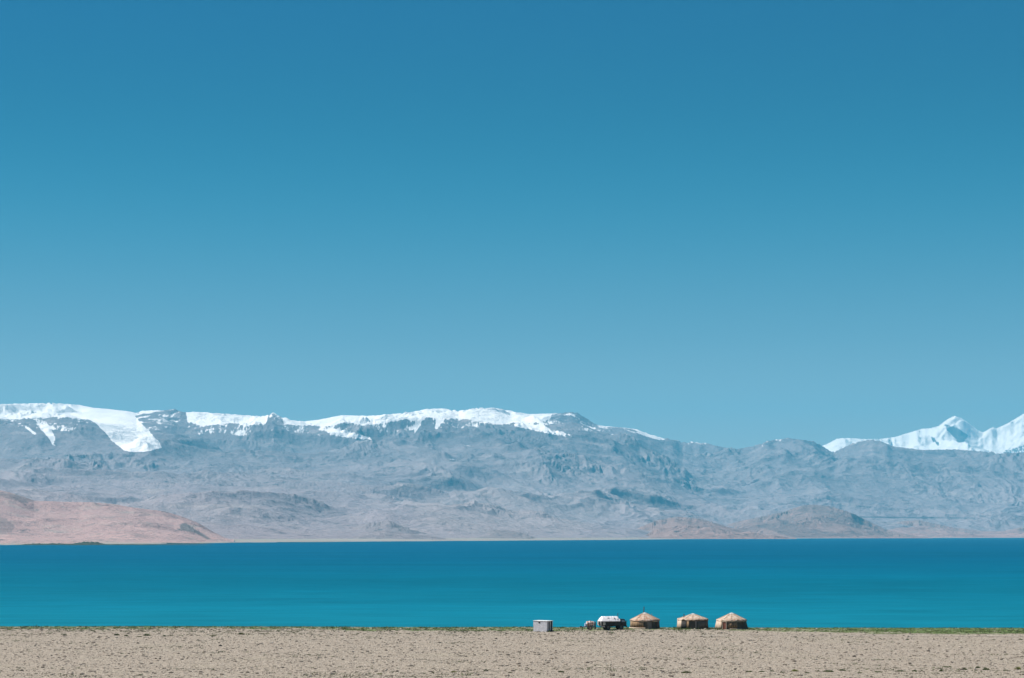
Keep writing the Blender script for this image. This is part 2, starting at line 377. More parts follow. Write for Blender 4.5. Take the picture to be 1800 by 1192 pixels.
hill('foothill', [(1225, 952), (1262, 928), (1300, 916), (1340, 908), (1380, 899), (1408, 889), (1430, 887), (1460, 890), (1500, 903), (1530, 918), (1560, 932), (1600, 940), (1640, 951)], 13200, 15500, 18500, M_brown, 127, amp=80, gamp=14,
     post=hill_post([([(1330, 925), (1380, 915), (1420, 930), (1500, 942), (1400, 946)], 0.4)]))
hill('foothill', [(1500, 951), (1550, 926), (1580, 917), (1615, 914), (1640, 920), (1680, 928), (1720, 933), (1760, 934), (1800, 926), (1880, 915), (2000, 925), (2150, 951)], 15500, 17500, 20500, M_ochre, 131)
hill('foothill', [(820, 953), (845, 938), (870, 931), (900, 933), (930, 940), (955, 953)], 8600, 9700, 10900, rock_mat('low_hill', (0.20, 0.17, 0.17), (0.17, 0.15, 0.15), (0.09, 0.085, 0.09), (0.24, 0.205, 0.2), 20, 160, fscale=1.8), 141, amp=30)
hill('foothill', [(560, 954), (600, 938), (640, 918), (680, 912), (720, 925), (760, 940), (800, 954)], 7300, 9800, 12000, rock_mat('grey_hills', (0.225, 0.19, 0.195), (0.19, 0.17, 0.175), (0.09, 0.09, 0.095), (0.27, 0.23, 0.23), 20, 160, fscale=1.8), 151, amp=50)

# low shore plain on the far side, one sheet
nc, nr = 700, 60
px = np.linspace(-500, 2400, nc); u = (px - 900) / F
ys = np.interp(px, [-500, 0, 30, 190, 330, 420, 600, 900, 1100, 1300, 1800, 2400], [3300, 4000, 4050, 4150, 4700, 5350, 6000, 7400, 8600, 11500, 15500, 16000])
ys = ys * (1 + 0.012 * fbm(px / 60, px * 0, 4, 5))
tt = np.linspace(0, 1, nr)[:, None] ** 1.6
Yg = ys * (1 + 0.35 * tt); Xg = u * Yg
Zg = -3 + 3.6 * smooth(0, 0.02, tt) + 7 * smooth(0, 1, tt) + 1.2 * fbm(Xg / 400, Yg / 400, 4, 6) * smooth(0, .1, tt)
tag(mesh_np('shore_plain', np.stack([Xg, Yg, Zg], -1).reshape(-1, 3), grid_faces(nr, nc), M_plain, smooth=True), kind='structure')

# dark reedy banks on the far shore
M_reed = nmat('dark_reeds', (0.012, 0.03, 0.02), (0.04, 0.055, 0.035), 0.05, 0.95)
def bank(pts, Y, th):
    n = 160; p = np.linspace(pts[0][0], pts[-1][0], n); hgt = np.interp(p, *np.array(pts).T)
    hgt = np.maximum(0.95 * hgt * (0.75 + 0.35 * np.abs(fbm(p / 14, p * 0, 3, int(pts[0][0]) + 400))), 0.0)
    x = (p - 900) / F * Y
    prof = np.array([(0, -1.5), (4, 0.6), (th * .3, 1.0), (th * .6, 0.8), (th, -0.2)])
    V = np.array([[(x[i] * (1 + q[0] / Y)), Y + q[0], -0.9 + (hgt[i] * q[1] if q[1] > 0 else q[1] * 2)] for q in prof for i in range(n)])
    return V, grid_faces(5, n)
Vs = []; Fs = []; off = 0
for pts, Y, th in [([(20, 0), (60, 3), (130, 4), (200, 2.6), (330, 1.5), (380, 0)], 4010, 60), ([(26, 0), (45, 3), (70, 4.5), (84, 2)], 3980, 60), ([(60, 0), (90, 4), (110, 4), (122, 0)], 4040, 60), ([(118, 0), (135, 5), (150, 8), (172, 7), (186, 2), (215, 0)], 4080, 90),
                   ([(120, 0), (128, 3.5), (155, 3), (160, 0)], 3960, 40), ([(230, 0), (260, 2.5), (290, 3.5), (350, 2.0), (380, 0)], 4560, 80), ([(395, 0), (440, 1.6), (520, 1.2), (600, 0)], 5600, 80)]:
    V, f = bank(pts, Y, th); Vs.append(V); Fs.append(f + off); off += len(V)
tag(mesh_np('far_reeds', np.concatenate(Vs), np.concatenate(Fs), M_reed, smooth=True), kind='stuff', label='dark reed banks along the far left shore of the lake', cat='reeds')

# ------------------------------------------------------------------ lake
m = mat('lake_water', (0.02, 0.2, 0.3), 0.25, spec=0.02); t = m.node_tree; n = t.nodes; l = t.links; b = n["Principled BSDF"]
g = n.new("ShaderNodeNewGeometry"); s = n.new("ShaderNodeSeparateXYZ"); l.new(g.outputs['Position'], s.inputs[0])
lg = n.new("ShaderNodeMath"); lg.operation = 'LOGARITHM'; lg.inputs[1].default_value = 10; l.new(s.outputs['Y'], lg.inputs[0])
def wn(sx, sy, det=5):
    mp = n.new("ShaderNodeMapping"); mp.inputs['Scale'].default_value = (sx, sy, 1); l.new(g.outputs['Position'], mp.inputs[0])
    x = n.new("ShaderNodeTexNoise"); x.inputs['Scale'].default_value = 1; x.inputs['Detail'].default_value = det; x.inputs['Roughness'].default_value = 0.6
    l.new(mp.outputs[0], x.inputs[0]); return x.outputs[0]
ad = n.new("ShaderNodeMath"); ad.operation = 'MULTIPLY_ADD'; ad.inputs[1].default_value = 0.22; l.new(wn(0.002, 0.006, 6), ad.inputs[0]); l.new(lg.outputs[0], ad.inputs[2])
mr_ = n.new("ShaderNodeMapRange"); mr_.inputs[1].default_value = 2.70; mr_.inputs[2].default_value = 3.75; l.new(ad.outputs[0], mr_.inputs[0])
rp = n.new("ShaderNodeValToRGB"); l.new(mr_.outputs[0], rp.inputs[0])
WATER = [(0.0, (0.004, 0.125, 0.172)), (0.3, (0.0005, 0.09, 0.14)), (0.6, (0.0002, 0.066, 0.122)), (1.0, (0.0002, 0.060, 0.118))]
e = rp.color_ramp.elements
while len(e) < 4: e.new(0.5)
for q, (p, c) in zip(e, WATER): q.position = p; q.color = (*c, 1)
mxw = n.new("ShaderNodeMix"); mxw.data_type = 'RGBA'; mxw.blend_type = 'MULTIPLY'; mxw.inputs[0].default_value = 1.0
pr = n.new("ShaderNodeMapRange"); pr.inputs[1].default_value = 0.38; pr.inputs[2].default_value = 0.62; pr.inputs[3].default_value = 0.84; pr.inputs[4].default_value = 1.22
av = n.new("ShaderNodeMath"); av.operation = 'ADD'; l.new(wn(0.0028, 0.0065, 8), av.inputs[0]); l.new(wn(0.035, 0.09, 8), av.inputs[1])
hf_ = n.new("ShaderNodeMath"); hf_.operation = 'MULTIPLY'; hf_.inputs[1].default_value = 0.5; l.new(av.outputs[0], hf_.inputs[0]); l.new(hf_.outputs[0], pr.inputs[0])
l.new(rp.outputs[0], mxw.inputs[6]); l.new(pr.outputs[0], mxw.inputs[7])
n.remove(b)
df = n.new("ShaderNodeBsdfDiffuse"); gs = n.new("ShaderNodeBsdfGlossy"); ms = n.new("ShaderNodeMixShader")
gs.inputs['Color'].default_value = (0.25, 0.75, 0.85, 1); gs.inputs['Roughness'].default_value = 0.28; ms.inputs[0].default_value = 0.10
l.new(mxw.outputs[2], df.inputs['Color']); l.new(df.outputs[0], ms.inputs[1]); l.new(gs.outputs[0], ms.inputs[2])
l.new(ms.outputs[0], n["Material Output"].inputs['Surface'])
bp = n.new("ShaderNodeBump"); bp.inputs['Strength'].default_value = 0.6; bp.inputs['Distance'].default_value = 0.5
l.new(wn(0.25, 0.6, 7), bp.inputs['Height'])
l.new(bp.outputs[0], gs.inputs['Normal'])
bp3 = n.new("ShaderNodeBump"); bp3.inputs['Strength'].default_value = 0.7; bp3.inputs['Distance'].default_value = 0.5
l.new(wn(0.06, 0.35, 7), bp3.inputs['Height']); l.new(bp3.outputs[0], df.inputs['Normal'])
V = np.array([(-14000, 300, -0.8), (14000, 300, -0.8), (14000, 30000, -0.8), (-14000, 30000, -0.8)], float)
tag(mesh_np('lake', V, np.array([[0, 1, 2, 3]]), m), kind='structure')

# ------------------------------------------------------------------ near gravel plain
def shore_y(X):
    return 412.8 - 0.04 * X + 0.9 * np.sin(X / 13.0) * 0.6 + 1.3 * fbm(X / 30, X * 0, 4, 21)
def ground_z(X, Y):
    d = shore_y(X) - Y
    z = 0.10 * fbm(X / 25, Y / 14, 4, 31) + 0.05 * fbm(X / 3.0, Y / 3.0, 3, 33)
    z = z * smooth(0, 8, d)
    return z - 2.2 * smooth(2.5, -3.0, d)
def grass_zone(X, Y):
    """0..1 how green the plain is: a strip along the shore, wide on the right, patchy on the left"""
    d = shore_y(X) - Y
    wd = 13 + 4.0 * fbm(X / 18, X * 0, 3, 41) + 6 * smooth(-45, -20, X) * smooth(22, 8, X) + 14 * smooth(38, 75, X)
    g = smooth(wd + 2.5, wd - 2.5, d + 3.5 * fbm(X / 5, Y / 4, 4, 43)) * smooth(-1, 1.0, d)
    pm = 0.45 + 0.55 * smooth(-0.25, 0.35, fbm(X / 2.2, Y / 5, 4, 44) + 0.5 * smooth(45, 80, X) + 0.5 * smooth(6, 3, d))
    return g * pm
X1 = np.concatenate([np.linspace(-1200, -130, 60)[:-1], np.linspace(-130, 130, 1000), np.linspace(130, 1200, 60)[1:]])
Y1 = np.concatenate([np.linspace(-400, 240, 40)[:-1], np.linspace(240, 425, 760)])
Xg, Yg = np.meshgrid(X1, Y1); Zg = ground_z(Xg, Yg)
m = mat('gravel', (0.3, 0.27, 0.23), 0.95, spec=0.15); t = m.node_tree; n = t.nodes; l = t.links; b = n["Principled BSDF"]
g = n.new("ShaderNodeNewGeometry")
def gn(sx, sy, det=5, kind='noise'):
    mp = n.new("ShaderNodeMapping"); mp.inputs['Scale'].default_value = (sx, sy, sx); l.new(g.outputs['Position'], mp.inputs[0])
    if kind == 'vor':
        x = n.new("ShaderNodeTexVoronoi"); x.inputs['Scale'].default_value = 1; l.new(mp.outputs[0], x.inputs[0]); return x
    x = n.new("ShaderNodeTexNoise"); x.inputs['Scale'].default_value = 1; x.inputs['Detail'].default_value = det; x.inputs['Roughness'].default_value = 0.65
    l.new(mp.outputs[0], x.inputs[0]); return x.outputs[0]
def gramp(v, stops):
    r = n.new("ShaderNodeValToRGB"); l.new(v, r.inputs[0]); e = r.color_ramp.elements
    while len(e) < len(stops): e.new(0.5)
    for q, (p, c) in zip(e, stops): q.position = p; q.color = (*c, 1)
    return r.outputs[0]
def gmix(f, a, c, mode='MIX'):
    x = n.new("ShaderNodeMix"); x.data_type = 'RGBA'; x.blend_type = mode
    if isinstance(f, float): x.inputs[0].default_value = f
    else: l.new(f, x.inputs[0])
    for k, v in ((6, a), (7, c)):
        if isinstance(v, tuple): x.inputs[k].default_value = (*v, 1)
        else: l.new(v, x.inputs[k])
    return x.outputs[2]
c = gramp(gn(0.06, 0.10, 6), [(0.3, (0.248, 0.20, 0.15)), (0.5, (0.27, 0.216, 0.163)), (0.7, (0.26, 0.22, 0.155))])
vo = gn(5, 5, kind='vor')
c = gmix(gramp(gn(1.3, 0.6, 8), [(0.52, (0, 0, 0)), (0.66, (1, 1, 1))]), c, (0.145, 0.12, 0.09))
c = gmix(gramp(gn(3.2, 0.45, 6), [(0.50, (0, 0, 0)), (0.60, (0.8, 0.8, 0.8))]), c, (0.15, 0.128, 0.098))
c = gmix(gramp(gn(4.0, 0.55, 6), [(0.52, (0, 0, 0)), (0.62, (0.8, 0.8, 0.8))]), c, (0.40, 0.345, 0.28))
c = gmix(0.35, c, gramp(vo.outputs['Color'], [(0.2, (0.14, 0.12, 0.095)), (0.8, (0.34, 0.29, 0.23))]))
ag = n.new("ShaderNodeAttribute"); ag.attribute_name = 'grass'
c = gmix(ag.outputs['Fac'], c, gramp(gn(0.8, 0.8, 5), [(0.35, (0.06, 0.088, 0.026)), (0.6, (0.105, 0.145, 0.045)), (0.75, (0.18, 0.18, 0.085))]))
l.new(c, b.inputs['Base Color'])
bp = n.new("ShaderNodeBump"); bp.inputs['Strength'].default_value = 0.8; bp.inputs['Distance'].default_value = 0.12
l.new(gn(3.5, 3.5, 8), bp.inputs['Height']); l.new(bp.outputs[0], b.inputs['Normal'])
go = mesh_np('ground', np.stack([Xg, Yg, Zg], -1).reshape(-1, 3), grid_faces(*Xg.shape), m, smooth=True)
tag(go, kind='structure'); attr(go, 'grass', grass_zone(Xg, Yg))

# a faint pale wheel track on the right of the plain
n_ = 260; xs = np.linspace(35, 150, n_); yc = 373.0 - 0.035 * (xs - 70) + 0.8 * np.sin(xs / 19)
V = np.array([(xs[i], yc[i] + k * 1.3 + 0.15 * math.sin(xs[i] * 2.3 + k), float(ground_z(xs[i:i+1], yc[i:i+1] + k * 1.3)[0]) + 0.06) for k in (0, 1) for i in range(n_)])
tag(mesh_np('path', V, grid_faces(2, n_), nmat('pale_track', (0.28, 0.24, 0.19), (0.35, 0.30, 0.24), 1.5, 0.95)), kind='structure')

# ------------------------------------------------------------------ stones (nobody could count them)
def icosa():
    bm = bmesh.new(); bmesh.ops.create_icosphere(bm, subdivisions=1, radius=1.0)
    V = np.array([v.co[:] for v in bm.verts]); Fc = np.array([[v.index for v in f.verts] for f in bm.faces]); bm.free(); return V, Fc
IV, IF = icosa()
def scatter_y(n, y0=248, y1=413):
    return y0 + (y1 - y0) * rng.rand(n)
ns = 100000
Y = scatter_y(ns); X = (rng.rand(ns) - 0.5) * 2 * (Y * 0.30)
d = shore_y(X) - Y; k = (d > 3) & (rng.rand(ns) > grass_zone(X, Y) * 0.8); X = X[k]; Y = Y[k]; ns = len(X)
r = 0.035 + 0.05 * rng.pareto(3.2, ns); r = np.minimum(r, 0.26)
a = rng.rand(ns) * 6.28; sc = np.stack([r * (0.9 + 0.8 * rng.rand(ns)), r * (0.7 + 0.5 * rng.rand(ns)), r * (0.45 + 0.4 * rng.rand(ns))], 1)
P = IV[None] * sc[:, None, :] * (0.8 + 0.4 * rng.rand(ns, len(IV), 1))
Px = P[..., 0] * np.cos(a)[:, None] - P[..., 1] * np.sin(a)[:, None]; Py = P[..., 0] * np.sin(a)[:, None] + P[..., 1] * np.cos(a)[:, None]
V = np.stack([Px + X[:, None], Py + Y[:, None], P[..., 2] + (ground_z(X, Y) + sc[:, 2] * 0.2)[:, None]], -1).reshape(-1, 3)
Fc = (IF[None] + (np.arange(ns) * len(IV))[:, None, None]).reshape(-1, 3)
st = mesh_np('stones', V, Fc, None)
m = mat('stone', (0.4, 0.36, 0.31), 0.9, spec=0.2); t = m.node_tree; n = t.nodes; l = t.links
aa = n.new("ShaderNodeAttribute"); aa.attribute_name = 'tone'; rp = n.new("ShaderNodeValToRGB"); l.new(aa.outputs['Fac'], rp.inputs[0])
rp.color_ramp.elements.new(0.5)
for q, (p, c) in zip(rp.color_ramp.elements, [(0.0, (0.07, 0.058, 0.045)), (0.5, (0.21, 0.17, 0.13)), (1.0, (0.36, 0.31, 0.25))]): q.position = p; q.color = (*c, 1)
l.new(rp.outputs[0], n["Principled BSDF"].inputs['Base Color']); st.data.materials.append(m)
attr(st, 'tone', np.repeat(rng.rand(ns), len(IV)))
tag(st, kind='stuff', label='small grey and tan stones scattered over the gravel plain', cat='stones')

# ------------------------------------------------------------------ grass
def leaf_mat(name, cols):
    m = mat(name, cols[0], 0.8, spec=0.2); t = m.node_tree; n = t.nodes; l = t.links
    aa = n.new("ShaderNodeAttribute"); aa.attribute_name = 'tone'; rp = n.new("ShaderNodeValToRGB"); l.new(aa.outputs['Fac'], rp.inputs[0])
    e = rp.color_ramp.elements
    while len(e) < len(cols): e.new(0.5)
    for i, (q, c) in enumerate(zip(e, cols)): q.position = i / (len(cols) - 1); q.color = (*c, 1)
    l.new(rp.outputs[0], n["Principled BSDF"].inputs['Base Color']); return m
def blades(cx, cy, cz, rad, hgt, lw, rs):
    """arrays of blade centres -> triangles leaning outwards"""
    n = len(cx); a = rs.rand(n) * 6.28; ln = 0.25 + 0.6 * rs.rand(n); wa = rs.rand(n) * 3.14
    dx = np.cos(a) * hgt * ln; dy = np.sin(a) * hgt * ln; wx = np.cos(wa) * lw; wy = np.sin(wa) * lw
    V = np.stack([np.stack([cx - wx, cy - wy, cz - 0.02], 1), np.stack([cx + wx, cy + wy, cz - 0.02], 1), np.stack([cx + dx, cy + dy, cz + hgt], 1)], 1)
    return V.reshape(-1, 3), np.arange(n * 3).reshape(-1, 3)
M_grass = leaf_mat('grass_blades', [(0.028, 0.045, 0.012), (0.065, 0.095, 0.026), (0.12, 0.155, 0.045), (0.19, 0.19, 0.08)])
# shore grass and small weeds: dense where the ground is green, thin tufts elsewhere
nt_ = 30000
Y = 380 + 37 * rng.rand(nt_); X = (rng.rand(nt_) - 0.5) * 2 * Y * 0.29
gz = grass_zone(X, Y); k = rng.rand(nt_) < gz * (0.35 + 0.5 * (fbm(X / 4, Y / 4, 2, 61) > 0)); X = X[k]; Y = Y[k]
nb = 5
# weeds over the plain
nw = 13000
Yw = scatter_y(nw, 250, 412); Xw = (rng.rand(nw) - 0.5) * 2 * Yw * 0.29
cl = fbm(Xw / 22, Yw / 12, 3, 63) + 1.1 * smooth(365, 398, Yw) * smooth(85, -20, Xw) + 0.35 * (np.abs(Yw - 275 - 6 * np.sin(Xw / 20)) < 6)
k = (cl > 0.22 + 0.45 * rng.rand(nw)) & (shore_y(Xw) - Yw > 3); Xw = Xw[k]; Yw = Yw[k]
sz = 0.10 + 0.07 * rng.pareto(2.6, len(Xw)); sz = np.minimum(sz * (1 + 0.8 * smooth(375, 395, Yw)), 0.75)
bx = []; by = []; bh = []; bt = []
for i in range(nb):
    bx.append(X + rng.randn(len(X)) * 0.14); by.append(Y + rng.randn(len(X)) * 0.14); bh.append(0.07 + 0.13 * rng.rand(len(X))); bt.append(rng.rand(len(X)) * 0.75 + 0.2)
for i in range(12):
    bx.append(Xw + rng.randn(len(Xw)) * sz * 0.9); by.append(Yw + rng.randn(len(Xw)) * sz * 0.6); bh.append(sz * (0.35 + 0.5 * rng.rand(len(Xw)))); bt.append(rng.rand(len(Xw)) * 0.55)
bx = np.concatenate(bx); by = np.concatenate(by); bh = np.concatenate(bh); bt = np.concatenate(bt)
V, Fc = blades(bx, by, ground_z(bx, by), 0, bh, 0.05, rng)
gr = mesh_np('grass', V, Fc, M_grass); attr(gr, 'tone', np.repeat(bt, 3))
tag(gr, kind='stuff', label='green grass along the shore and small weeds over the plain', cat='grass')

M_tuft = leaf_mat('tuft_blades', [(0.025, 0.04, 0.012), (0.06, 0.085, 0.022), (0.11, 0.14, 0.035), (0.17, 0.18, 0.06)])
M_tufty = leaf_mat('yellow_tuft_blades', [(0.05, 0.07, 0.012), (0.12, 0.14, 0.02), (0.22, 0.22, 0.04), (0.32, 0.29, 0.07)])
# (px, py, width px, height px, yellow, label)
TUFTS = [
 (1317,1182,14,3.5,0,'dark grass clump at the left end of the long row at bottom right'),
 (1339,1182,13,3,0,'flat brownish grass clump second from the left in the bottom right row'),
 (1357,1181,9,3,0,'small dark grass clump third from the left in the bottom right row'),
 (1375,1183,10,3,0,'low grass clump just left of the yellow green tuft at bottom right'),
 (1397,1180.5,14,6,1,'bright yellow green grass tuft in the left half of the bottom right row'),
 (1419,1184,14,2.5,0,'flat dull grass patch just right of the yellow green tuft, lowest in the row'),
 (1437,1181,9,3,0,'small grass clump just left of the wide ragged green patch'),
 (1456,1181,20,6,0,'wide ragged green grass patch in the middle of the bottom right row'),
 (1480,1179,11,5,0,'upright green grass tuft just right of the wide ragged patch'),
 (1511,1183,9,3,0,'small dark weed alone between the ragged patch and the next pair'),
 (1544,1181,16,3,0,'thin flat grass streak midway along the bottom right row'),
 (1583,1180,22,3,0,'very wide flat dark grass patch in the bottom right row'),
 (1607,1180,11,3,0,'short grass clump touching the right end of the very wide flat patch'),
 (1654,1180,6,5,0,'narrow upright dark weed right of the flat patches at bottom right'),
 (1665,1173,18,3.5,0,'wide green grass patch set higher than its row, near bottom right'),
 (1694,1177,13,5,0,'rounded dark grass clump below and right of the raised wide patch'),
 (1719,1174,8,5,0,'small pointed grass tuft just left of the bushy dark one'),
 (1733,1177,12,7,0,'bushy dark green tuft, tallest near the bottom right corner'),
 (1768,1179,10,3,0,'low dark grass clump between the bushy tuft and the yellow one'),
 (1789,1177,12,8,1,'yellow flowering tuft at the far right of the bottom row'),
 (1596,1125,5,3,0,'tiny dark weed on the pale track right of the yurts'),
 (1747,1125,7,2,0,'tiny dark weed below the shore grass at the right'),
 (1794,1124,7,3,0,'small dark weed at the right edge just below the shore grass'),
 (114,1117,8,4,0,'round dark weed near the left shore, standing alone'),
 (205,1117,11,5,0,'dark weed clump, left one of a close pair near the left shore'),
 (222,1118,8,4,0,'dark weed clump, right one of a close pair near the left shore'),
 (258,1117,14,6,0,'largest dark green bush on the left shore gravel'),
 (245,1119,10,2.5,0,'flat weed streak at the foot of the largest left shore bush'),
 (289,1118,7,4,0,'compact dark weed just right of the largest left shore bush'),
 (375,1117,12,3,0,'flat wide dark weed below the shore, left of the picture centre'),
 (424,1115,14,5,0,'spreading green weed right of the flat wide one near the shore'),
 (453,1110,9,4,0,'dark weed close to the waterline left of centre'),
 (246,1188,14,2.5,0,'flat dark weed at the bottom edge on the left'),
 (667,1184,11,3,1,'flat olive weed at the bottom edge left of centre'),
 (761,1182,5,3,0,'tiny dark weed at the bottom left of the wide yellowish patch'),
 (797,1182,12,3.5,1,'yellowish green weed patch at the bottom near the centre'),
 (854,1180,8,6,0,'upright dark bush at the bottom near the centre'),
 (897,1183,8,3,0,'small green weed at the bottom exactly at the centre'),
 (947,1185,9,3,0,'low olive weed at the bottom below the grey hut'),
 (986,1182,11,5,0,'green weed tuft at the bottom right of the low olive one'),
 (1207,1183,20,5,0,'wide green grass clump at the bottom below the middle yurt'),
]
for i, (px_, py_, wp, hp, yl, lab) in enumerate(TUFTS):
    x, y = at(px_, py_); sc_ = y / F; wd = wp * sc_ * 0.5; hh = hp * sc_ * 1.0
    rs = np.random.RandomState(500 + i); n_ = int(120 + 14 * wp)
    a = rs.rand(n_) * 6.28; rr = np.sqrt(rs.rand(n_)); lx = np.cos(a) * rr * wd; ly = np.sin(a) * rr * wd * 0.8
    lump = 0.5 + 0.5 * np.sin(lx / wd * 5 + i) * np.cos(ly / wd * 4 + i * 2)
    hgt = hh * (0.25 + 0.75 * (1 - rr**2)) * (0.5 + 0.5 * lump) * (0.6 + 0.5 * rs.rand(n_))
    V, Fc = blades(lx, ly, np.zeros(n_), 0, hgt, 0.035, rs)
    o = mesh_np('grass_tuft', V, Fc, M_tufty if yl else M_tuft); attr(o, 'tone', np.repeat(np.clip(rs.rand(n_) * 0.8 + 0.25 * (lump - .5), 0, 1), 3))
    o.location = (x, y, float(ground_z(np.array([x]), np.array([y]))[0]))
    tag(o, lab, 'grass tuft', 'grass tufts dotted over the gravel plain')

# ------------------------------------------------------------------ built things: mesh helpers
class MB:
    def __init__(s): s.bm = bmesh.new()
    def hexa(s, b4, t4):
        v = [s.bm.verts.new(p) for p in list(b4) + list(t4)]
        for f in ((3, 2, 1, 0), (4, 5, 6, 7), (0, 1, 5, 4), (1, 2, 6, 5), (2, 3, 7, 6), (3, 0, 4, 7)): s.bm.faces.new([v[i] for i in f])
        return s
    def box(s, x0, x1, y0, y1, z0, z1):
        return s.hexa([(x0, y0, z0), (x1, y0, z0), (x1, y1, z0), (x0, y1, z0)], [(x0, y0, z1), (x1, y0, z1), (x1, y1, z1), (x0, y1, z1)])
    def tube(s, a, b, r, n=12, r2=None):
        a = Vector(a); b = Vector(b); r2 = r if r2 is None else r2
        q = (b - a).to_track_quat('Z', 'Y'); ra = []; rb = []
        for i in range(n):
            d = q @ Vector((math.cos(i * 2 * math.pi / n), math.sin(i * 2 * math.pi / n), 0))
            ra.append(s.bm.verts.new(a + d * r)); rb.append(s.bm.verts.new(b + d * r2))
        for i in range(n): s.bm.faces.new((ra[i], ra[(i + 1) % n], rb[(i + 1) % n], rb[i]))
        s.bm.faces.new(ra[::-1]); s.bm.faces.new(rb); return s
    def lathe(s, prof, n=48, axis='Z', off=(0, 0, 0), f=None, a0=0, a1=2 * math.pi):
        full = abs(a1 - a0 - 2 * math.pi) < 1e-6; rows = []; m_ = n if full else n + 1
        for k, (r, z) in enumerate(prof):
            row = []
            for i in range(m_):
                a = a0 + (a1 - a0) * i / n; rr, zz = (r, z) if f is None else f(r, z, a, k)
                p = (rr * math.cos(a), rr * math.sin(a), zz)
                if axis == 'Y': p = (p[0], p[2], p[1])
                if axis == 'X': p = (p[2], p[0], p[1])
                row.append(s.bm.verts.new((p[0] + off[0], p[1] + off[1], p[2] + off[2])))
            rows.append(row)
        for k in range(len(rows) - 1):
            for i in range(n):
                j = (i + 1) % m_; s.bm.faces.new((rows[k][i], rows[k][j], rows[k + 1][j], rows[k + 1][i]))
        return s
    def build(s, name, m, parent=None, smooth=False, bevel=0.0):
        bmesh.ops.recalc_face_normals(s.bm, faces=s.bm.faces)
        me = bpy.data.meshes.new(name); s.bm.to_mesh(me); s.bm.free(); me.materials.append(m)
        if smooth:
            for p in me.polygons: p.use_smooth = True
        o = bpy.data.objects.new(name, me); COL.objects.link(o)
        if parent: o.parent = parent
        if bevel:
            md = o.modifiers.new('bevel', 'BEVEL'); md.width = bevel; md.segments = 2; md.limit_method = 'ANGLE'
        return o
def empty(name, x, y, rz, label, cat, group=None, dz=0.0):
    o = bpy.data.objects.new(name, None); COL.objects.link(o)
    o.location = (x, y, float(ground_z(np.array([x]), np.array([y]))[0]) + dz); o.rotation_euler = (0, 0, rz)
    return tag(o, label, cat, group)

# ------------------------------------------------------------------ yurts
M_felt = nmat('roof_felt', (0.42, 0.315, 0.24), (0.30, 0.165, 0.105), 1.4, 0.95, 0.5, 5, lo=0.4, hi=0.62)
M_felt2 = nmat('roof_felt_worn', (0.45, 0.36, 0.28), (0.31, 0.19, 0.125), 1.9, 0.95, 0.5, 5, lo=0.4, hi=0.62)
M_pale = nmat('pale_canvas', (0.46, 0.37, 0.28), (0.36, 0.27, 0.20), 2.0, 0.9, 0.3, 6)
M_cap = nmat('white_felt', (0.46, 0.44, 0.42), (0.36, 0.34, 0.31), 2.0, 0.9, 0.3, 6)
M_wall = nmat('wall_felt', (0.10, 0.078, 0.053), (0.065, 0.052, 0.038), 1.5, 0.95, 0.5, 6, stretch=(1, 1, 0.4))
M_reedm = nmat('reed_mat', (0.34, 0.22, 0.12), (0.13, 0.08, 0.045), 2.2, 0.9, 0.6, 20, stretch=(3, 3, 0.3))
M_door = nmat('door_wood', (0.20, 0.17, 0.15), (0.14, 0.12, 0.105), 4, 0.8, stretch=(6, 6, 0.6))
M_dark = nmat('dark_shade', (0.025, 0.022, 0.02), (0.04, 0.035, 0.03), 4, 0.9)  # shade put into the colour: inside of the doorway, foot of the hut
M_redwood = nmat('red_wood', (0.24, 0.08, 0.05), (0.16, 0.055, 0.035), 4, 0.8, stretch=(6, 6, 0.6))
M_pipe = nmat('sooty_metal', (0.05, 0.06, 0.07), (0.09, 0.09, 0.09), 6, 0.6)
M_rope = nmat('rope', (0.36, 0.29, 0.20), (0.25, 0.2, 0.14), 20, 0.9)
